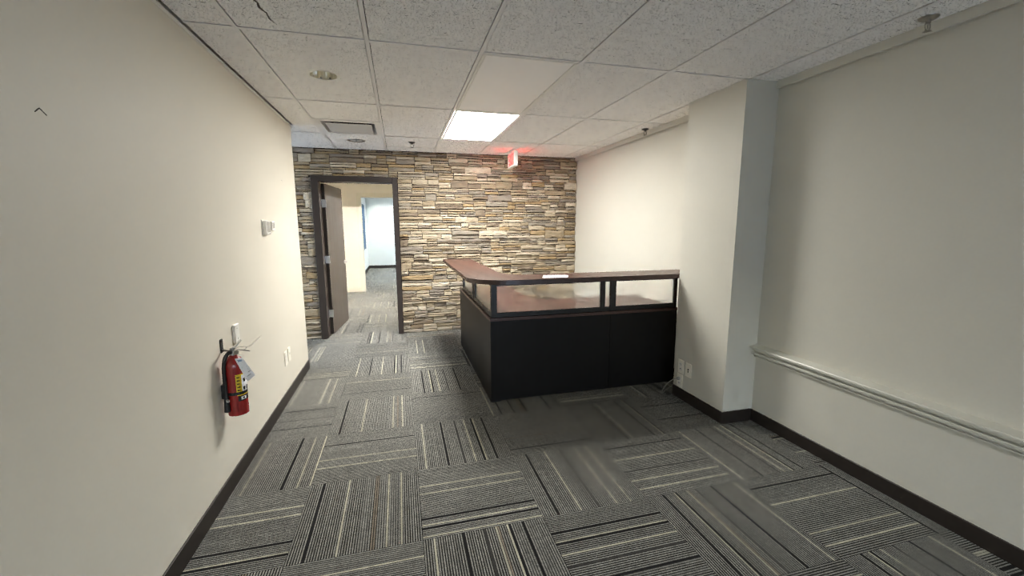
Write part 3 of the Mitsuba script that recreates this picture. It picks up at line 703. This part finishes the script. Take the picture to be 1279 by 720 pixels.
for d0, za, zb in ((-30, 0.185, 0.205), (-8, 0.188, 0.212), (14, 0.186, 0.208), (-33, 0.138, 0.158), (-10, 0.136, 0.160), (12, 0.140, 0.158)):
    add('print_mark', wrap(d0, d0+14, za, zb, er+0.0017, 6), 'slot_black', lb)
for za in (0.140, 0.158, 0.176, 0.194, 0.212): add('print_mark', wrap(-66, -50, za, za+0.006, er+0.0010, 5), 'slot_black', lb)
add('lower_band', wrap(-66, 38, 0.082, 0.110, er+0.0003), 'black_plastic', lb)
add('yellow_rule', wrap(-72, 40, 0.112, 0.118, er+0.0004), 'yellow_print', lb)
em = wrap(-50, -18, 0.088, 0.105, er+0.0010, 8)
add('emblem', em, 'white_paper', lb); add('emblem_mark', wrap(-40, -28, 0.092, 0.101, er+0.0018, 5), 'slot_black', lb)
add('strap', cat_(wrap(-200, 160, 0.118, 0.134, er+0.0012, 48)), 'black_plastic', t)
add('bracket', cat_(box(XL, EX-er+0.001, EY_-0.016, EY_+0.016, 0.09+EZ, 0.17+EZ, 0.003), box(EX-er-0.004, EX-er+0.003, EY_-0.030, EY_+0.030, EZ+0.10, EZ+0.15, 0.001)), 'black_plastic', t)
add('valve', cat_(lathe([(0, 0.334), (0.019, 0.334), (0.019, 0.346), (0.013, 0.350), (0.013, 0.372), (0, 0.374)], 24, (EX, EY_, EZ)), tube([ang_pt(-60, 0.0, 0.356), ang_pt(-60, 0.028, 0.356)], 0.009, 14)), 'dull_metal', t, smooth=35)
add('gauge', tube([ang_pt(-40, 0.010, 0.350), ang_pt(-40, 0.030, 0.350)], 0.013, 20), 'chrome', t, smooth=35)
def lever(pts, w, th_):
    ms = []
    pts = [np.array(p) for p in pts]
    for a, b in zip(pts[:-1], pts[1:]):
        d = (b-a)/np.linalg.norm(b-a); s = np.cross(d, [0, 0, 1]); s /= np.linalg.norm(s); n_ = np.cross(s, d)
        ms.append(trimesh.convex.convex_hull(np.array([p + i*s*w + j*n_*th_ for p in (a, b) for i in (-1, 1) for j in (-1, 1)])))
    return cat_(*ms)
add('carry_handle', lever([ang_pt(205, 0.016, 0.352), ang_pt(35, 0.03, 0.356), ang_pt(35, 0.080, 0.338)], 0.011, 0.0025), 'dull_metal', t)
add('squeeze_lever', lever([ang_pt(205, 0.014, 0.366), ang_pt(25, 0.015, 0.378), ang_pt(25, 0.045, 0.412)], 0.010, 0.0030), 'white_plastic', t)
add('pull_pin', tube(curve([ang_pt(-60, 0.012, 0.368), ang_pt(-10, 0.035, 0.376), ang_pt(10, 0.062, 0.372), ang_pt(22, 0.060, 0.356), ang_pt(10, 0.040, 0.352), ang_pt(-10, 0.03, 0.360)], 30), 0.0014, 6), 'dull_metal', t, smooth=40)
add('seal_wire', tube(curve([ang_pt(15, 0.055, 0.362), ang_pt(28, 0.085, 0.368), ang_pt(30, 0.115, 0.392), ang_pt(29, 0.14, 0.412)], 16), 0.0012, 6), 'ivory_plastic', t, smooth=40)
HA = -128
hose = curve([ang_pt(-100, 0.014, 0.352), ang_pt(-112, 0.034, 0.350), ang_pt(-122, 0.052, 0.318), ang_pt(HA, 0.0575, 0.25), ang_pt(HA, 0.058, 0.16), ang_pt(HA, 0.058, 0.115)], 40)
hs = add('hose', tube(hose, 0.0095, 12), 'black_plastic', t, smooth=40)
add('nozzle', tube([ang_pt(HA, 0.0595, 0.116), ang_pt(HA, 0.0595, 0.085), ang_pt(HA, 0.0595, 0.03)], [0.011, 0.0125, 0.0155], 14), 'black_plastic', t, smooth=40)
add('nozzle_clip', tube([ang_pt(-118, 0.064, 0.096), ang_pt(-108, 0.070, 0.096)], 0.008, 10), 'grey_plastic', t)
tg0, tg1, tg2, tg3 = [np.array([EX + a*math.cos(math.radians(20)) + b*math.cos(math.radians(-70)), EY_ + a*math.sin(math.radians(20)) + b*math.sin(math.radians(-70)), EZ+c]) for a, b, c in ((0.004, 0.056, 0.325), (0.040, 0.048, 0.322), (0.092, 0.046, 0.212), (0.052, 0.062, 0.188))]
nt = np.cross(tg1-tg0, tg3-tg0); nt /= np.linalg.norm(nt)
def tagq(a, b, c, d, k0, k1): return trimesh.convex.convex_hull(np.array([p + nt*k for p in (a, b, c, d) for k in (k0, k1)]))
tg = add('inspection_tag', tagq(tg0, tg1, tg2, tg3, -0.0005, 0.0005), 'white_paper', t, label='white inspection tag hanging from the valve')
def tq(u, v): return (tg0*(1-u)+tg1*u)*(1-v) + (tg3*(1-u)+tg2*u)*v
for u0, u1, v0, v1 in ((0.2, 0.75, 0.08, 0.16), (0.2, 0.85, 0.42, 0.45), (0.15, 0.8, 0.55, 0.58), (0.15, 0.85, 0.68, 0.71), (0.15, 0.7, 0.81, 0.84)):
    q4 = (tq(u0, v0), tq(u1, v0), tq(u1, v1), tq(u0, v1))
    add('print_line', cat_(tagq(*q4, 0.0006, 0.0009), tagq(*q4, -0.0009, -0.0006)), 'blue_print' if v0 < 0.1 else 'grey_print', tg)
add('tag_tie', tube([ang_pt(-10, 0.02, 0.346), ang_pt(-6, 0.058, 0.316)], 0.001, 6), 'white_plastic', t)
t = thing('wall_hook', 'small black hook on the beige wall beside the extinguisher valve', 'hook')
add('back_plate', box(XL, XL+0.006, 2.562, 2.592, 0.792, 0.868, 0.002), 'black_plastic', t)
add('arm', tube(curve([(XL+0.005, 2.577, 0.806), (XL+0.03, 2.560, 0.806), (-0.915, 2.515, 0.815), (-0.9, 2.493, 0.826)], 14), 0.006, 8), 'dull_metal', t, smooth=40)
